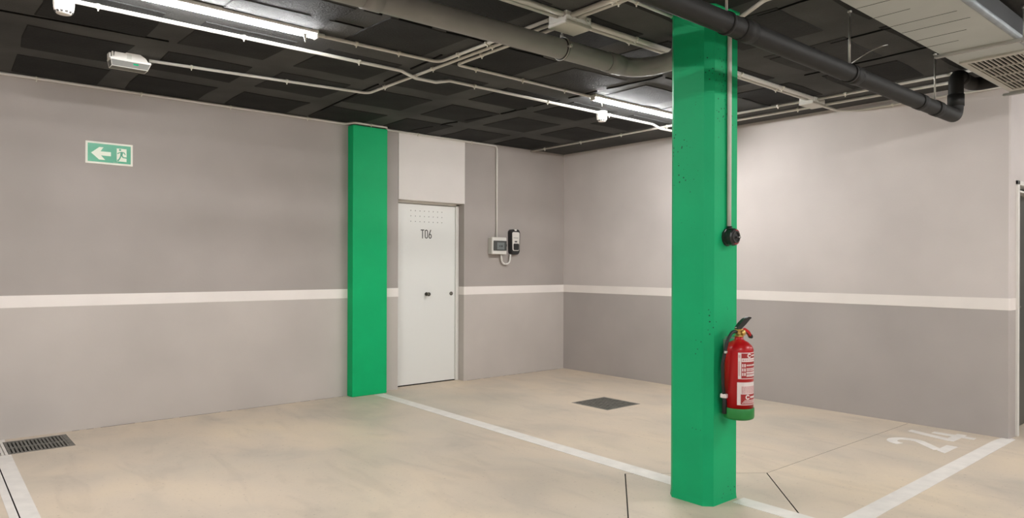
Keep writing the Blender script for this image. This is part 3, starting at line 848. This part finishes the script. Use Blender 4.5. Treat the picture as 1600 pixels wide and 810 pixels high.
# ------------------------------------------------------------------ ventilation duct
t = thing('ventilation_duct', (-3.0, -5.29, 2.65), 'grey sheet metal ventilation duct under the ceiling at top right', 'duct')
dy0, dy1, dz0, dz1, dxa, dxb = -5.485, -5.095, 2.655, 2.80, -8.0, -0.42
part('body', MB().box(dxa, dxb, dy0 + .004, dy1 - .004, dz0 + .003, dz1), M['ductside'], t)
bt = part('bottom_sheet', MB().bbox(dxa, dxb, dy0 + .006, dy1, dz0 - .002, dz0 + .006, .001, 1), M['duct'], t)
part('edge_angle', MB().tube([(dxa, dy0 + .004, dz0 + .018), (dxb, dy0 + .004, dz0 + .018)], .021, 12), M['galv'], t)
x = -6.0
while x < -1.9:
    ln = random.uniform(.12, .34)
    part('crease', MB().strip([(x, dy1 - .004), (x + random.uniform(-.008, .008), dy1 - .004 - ln)], .0028, -.0012, .0005, Matrix.Translation((0, 0, dz0 - .002))), M['ductside'], bt)
    x += random.uniform(.12, .26)
gx0, gx1, gy0, gy1 = -1.56, -0.50, -5.468, -5.118
g = part('grille_frame', MB().box(gx0, gx1, gy0, gy0 + .032, dz0 - .014, dz0 - .002).box(gx0, gx1, gy1 - .032, gy1, dz0 - .014, dz0 - .002)
         .box(gx0, gx0 + .045, gy0 + .032, gy1 - .032, dz0 - .014, dz0 - .002).box(gx1 - .045, gx1, gy0 + .032, gy1 - .032, dz0 - .014, dz0 - .002), M['grille'], t, 'pale return air grille frame')
part('grille_opening', MB().box(gx0 + .044, gx1 - .044, gy0 + .031, gy1 - .031, dz0 - .0035, dz0 - .0022), M['hole'], g)
nb = 11
for i in range(nb):
    y = gy0 + .032 + (gy1 - gy0 - .064) * (i + .5) / nb
    part('blade', MB().box(gx0 + .045, gx1 - .045, y - .0035, y + .0035, dz0 - .012, dz0 - .0036), M['grille'], g)
for i in range(1, 4):
    x = gx0 + .045 + (gx1 - gx0 - .09) * i / 4
    part('cross_bar', MB().box(x - .004, x + .004, gy0 + .032, gy1 - .032, dz0 - .0125, dz0 - .0036), M['grille'], g)
def support(x, label, wd=0.032):
    s = thing('duct_support', (x, (dy0 + dy1) / 2, dz0 - .03), label, 'duct support')
    mb = MB()
    za = dz0 - .0145 if x > -1 else dz0 - .0026
    mb.box(x - wd / 2, x + wd / 2, dy0 - .045, dy1 + .03, za - .004, za).box(x - wd / 2, x - wd / 2 + .004, dy0 - .045, dy1 + .03, za - .014, za - .004)
    mb.box(x + wd / 2 - .004, x + wd / 2, dy0 - .045, dy1 + .03, za - .014, za - .004)
    mb.box(x - wd / 2, x - wd / 2 + .012, dy0 - .045, dy1 + .03, za - .016, za - .014).box(x + wd / 2 - .012, x + wd / 2, dy0 - .045, dy1 + .03, za - .016, za - .014)
    mb.box(x - .008, x + .008, dy0 + .01, dy1 - .01, za, dz0 - .0024)
    part('channel', mb, M['steel'], s)
    part('rod', MB().tube([(x, dy0 - .033, za - .016), (x, dy0 - .033, H)], .005, 8), M['steel'], s)
    part('nut', MB().lathe([(.011, 0), (.011, .012)], (x, dy0 - .033, za - .026), 'Z', 6), M['steel'], s)
    part('nut', MB().lathe([(.011, 0), (.011, .012)], (x, dy0 - .033, H - .02), 'Z', 6), M['steel'], s)
    part('rod', MB().tube([(x, dy1 + .012, za - .016), (x, dy1 + .012, za + .002)], .005, 8), M['steel'], s)
support(-1.815, 'steel channel and rod carrying the grey duct before its grille')
support(-0.445, 'steel channel under the grey duct end beside right wall')

# ------------------------------------------------------------------ round device on the pillar
t = thing('alarm_sounder', (-3.035, -4.39, 1.48), 'black round alarm sounder on the green pillar below a conduit', 'alarm sounder')
cx_, cz_ = -3.024, 1.523
prof = [(0.052, 0), (0.052, 0.012), (0.047, 0.014), (0.047, 0.030), (0.050, 0.034), (0.050, 0.052), (0.044, 0.060), (0.0, 0.060)]
part('body', MB().lathe(prof, (cx_, -4.39, cz_), 'Y', 12, False), M['black'], t)
part('front_rim', MB().lathe([(0.036, 0.059), (0.036, 0.066), (0.028, 0.066), (0.028, 0.061)], (cx_, -4.39, cz_), 'Y', 20, True, False), M['ink'], t)
fm = wallM(cx_, -4.450, cz_)
part('lever', MB().bbox(cx_ - .005, cx_ + .034, -4.462, -4.450, cz_ - .006, cz_ + .004, .002, 1), M['ink'], t)
part('red_mark', MB().strip(arc(0, 0, .040, .040, 40, 95, 6), .007, 0, .002, fm), M['redmark'], t)
part('red_mark', MB().strip(arc(0, 0, .040, .040, -110, -45, 6), .007, 0, .002, fm), M['redmark'], t)
part('red_mark', MB().bbox(cx_ + .012, cx_ + .026, -4.464, -4.4615, cz_ - .003, cz_ + .002, .0008, 1), M['plastic'], t)
part('conduit_entry', MB().tube([(cx_ + .002, -4.408, cz_ + .040), (cx_ + .002, -4.408, cz_ + .062)], .016, 12), M['black'], t)

# ------------------------------------------------------------------ fire extinguisher
ex, ey, R = -3.046, -4.485, 0.079
t = thing('fire_extinguisher', (ex, ey, 0.50), 'red fire extinguisher with green foot hung on the green pillar', 'fire extinguisher')
z0 = 0.500
part('foot', MB().lathe([(0.0, 0.0), (0.068, 0.0), (0.080, 0.006), (0.0835, 0.016), (0.0835, 0.062), (0.081, 0.066)], (ex, ey, z0), 'Z', 36), M['basegreen'], t, 'green plastic foot')
cyl = part('cylinder', MB().lathe([(R, 0.060), (R, 0.385), (R - .002, 0.396), (R - .010, 0.412), (R - .026, 0.428), (R - .045, 0.438), (0.026, 0.443), (0.023, 0.449), (0.023, 0.462), (0.0, 0.462)], (ex, ey, z0), 'Z', 40), M['red'], t)
part('neck_ring', MB().lathe([(0.0, 0.460), (0.027, 0.460), (0.027, 0.468), (0.020, 0.470), (0.020, 0.492), (0.024, 0.494), (0.024, 0.503), (0.0, 0.503)], (ex, ey, z0), 'Z', 20), M['brass'], t, 'brass valve')
vz = z0 + .49
# view aligned sideways direction of the handles: along the pillar front
HM = Matrix(((0.97, 0, 0.24, ex), (0.24 * -1, 0, 0.97, ey), (0, 1, 0, vz), (0, 0, 0, 1)))
lev = [(-.022, .012), (.004, .012), (.040, .038), (.072, .066), (.080, .070), (.082, .077), (.066, .080), (.036, .072), (.004, .048), (-.018, .026)]
part('squeeze_lever', MB().prism(lev, -.013, .013, HM), M['black'], t)
low = [(.010, -.012), (.034, .004), (.060, -.012), (.084, -.038), (.092, -.036), (.092, -.030), (.070, .000), (.038, .018), (.008, .012)]
part('carry_handle', MB().prism(low, -.010, .010, HM), M['red'], t)
part('handle_tip', MB().prism([(.078, -.034), (.088, -.044), (.096, -.038), (.093, -.026), (.086, -.020)], -.011, .011, HM), M['black'], t)
part('gauge', MB().lathe([(.015, 0), (.015, .010), (.012, .012), (0, .012)], (ex + .004, ey - .022, vz - .006), 'Y', 14), M['brass'], t)
part('safety_pin', MB().tube([HM @ Vector((-.030, .022, 0)), HM @ Vector((.024, .022, 0))], .003, 6), M['steel'], t)
mb = MB()
hp = fillet([HM @ Vector((-.012, -.002, 0)), HM @ Vector((-.050, .000, 0)), (ex - .100, ey + .010, z0 + .445), (ex - .118, ey + .030, z0 + .31), (ex - .100, ey + .038, z0 + .20), (ex - .082, ey + .042, z0 + .13)], .06, 6)
mb.tube(hp, .0095, 10)
part('hose', mb, M['rubber'], t)
part('hose_nozzle', MB().tube([(ex - .079, ey + .042, z0 + .14), (ex - .076, ey + .042, z0 + .10), (ex - .074, ey + .042, z0 + .03)], [.0115, .013, .016], 12), M['rubber'], t)
part('hose_clip', MB().bbox(ex - .095, ey * 0 + ex - .065, ey + .022, ey + .060, z0 + .118, z0 + .142, .003, 1), M['labelwhite'], t, 'pale hose clip')
part('hose_band', MB().tube([(ex - .1085, ey + .018, z0 + .372), (ex - .1068, ey + .0165, z0 + .386)], .0108, 10), M['steel'], t)
mb = MB().box(ex - .01, ex + .01, -4.407, -4.391, z0 + .22, z0 + .44).box(ex - .008, ex + .008, ey + .020, -4.400, z0 + .446, z0 + .454)
part('wall_bracket', mb, M['steel'], t)
# printed labels: curved patches on the cylinder
def patch(mb, a0, a1, za, zb, off):
    n = max(1, int(abs(a1 - a0) / 9))
    r_ = R + off
    vs = []
    for i in range(n + 1):
        a = math.radians(a0 + (a1 - a0) * i / n)
        for rr, z in ((r_, za), (r_, zb), (R - .001, za), (R - .001, zb)):
            vs.append((ex + rr * math.cos(a), ey + rr * math.sin(a), z0 + z))
    fs = []
    for i in range(n):
        p, q = 4 * i, 4 * i + 4
        fs += [(p, q, q + 1, p + 1), (p, p + 2, q + 2, q), (p + 1, q + 1, q + 3, p + 3)]
    fs += [(0, 1, 3, 2), (4 * n, 4 * n + 2, 4 * n + 3, 4 * n + 1)]
    return mb.add(vs, fs)
A0, A1 = -152, -28          # label runs round to the right of the pillar side
l1 = part('label', patch(MB(), A0, A1, 0.232, 0.378, .0004), M['labelwhite'], cyl, 'upper printed label')
mb = MB(); patch(mb, A0 + 13, A1 - 2, 0.236, 0.374, .0008); part('label_ground', mb, M['labelred'], cyl)
mb = MB()
patch(mb, A0 + 14, A1 - 3, 0.327, 0.347, .0012)
for k in range(3): patch(mb, A0 + 16, A0 + 30, 0.298 - k * .024, 0.316 - k * .024, .0012)
random.seed(3)
def textrow(mb, a, b, za, zb, off, cw=(2.0, 5.0), gap=1.3):
    x = a
    while x < b - 1.5:
        e = min(b, x + random.uniform(*cw)); patch(mb, x, e, za, zb, off); x = e + gap
for z_, hh in ((.304, .008), (.286, .006), (.277, .006), (.262, .010), (.245, .013)): textrow(mb, A0 + 34, A1 - 6, z_, z_ + hh, .0012)
def ringC(mb, ac, zc, r_):
    for i in range(12):
        if i in (0, 11): continue
        th = 2 * PI * i / 12 + .26
        za, da = zc + r_ * math.sin(th), math.degrees(r_ * math.cos(th) / R)
        patch(mb, ac + da - 2.4, ac + da + 2.4, za - .0032, za + .0032, .0012)
ringC(mb, A0 + 47, 0.361, .0095)
textrow(mb, A0 + 58, A1 - 8, .357, .365, .0012, (3, 6))
part('label_print', mb, M['labelwhite'], cyl)
mb = MB(); textrow(mb, A0 + 17, A1 - 5, .333, .341, .0016, (3, 8), 3); textrow(mb, A0 + 2, A0 + 10, .35, .366, .0009, (2, 4)); textrow(mb, A0 + 3, A0 + 9, .25, .33, .0009, (2, 3), 2)
part('label_print', mb, M['labelpink'], cyl)
part('label', patch(MB(), A0 - 3, A1, 0.088, 0.214, .0004), M['labelwhite'], cyl, 'lower printed label')
mb = MB(); patch(mb, A0 + 11, A1 - 2, 0.092, 0.148, .0008); part('label_ground', mb, M['labelred'], cyl)
mb = MB()
for k in range(5): textrow(mb, A0 + 14, A1 - 5, .153 + k * .008, .159 + k * .008, .0009, (4, 10))
part('label_print', mb, M['labelpink'], cyl)
mb = MB(); ringC(mb, A0 + 40, 0.132, .0105); textrow(mb, A0 + 53, A1 - 8, .126, .136, .0012, (3, 6))
for k in range(3): textrow(mb, A0 + 16 + 5 * k, A1 - 12, .098 + k * .007, .1015 + k * .007, .0012, (2, 6))
part('label_print', mb, M['labelwhite'], cyl)
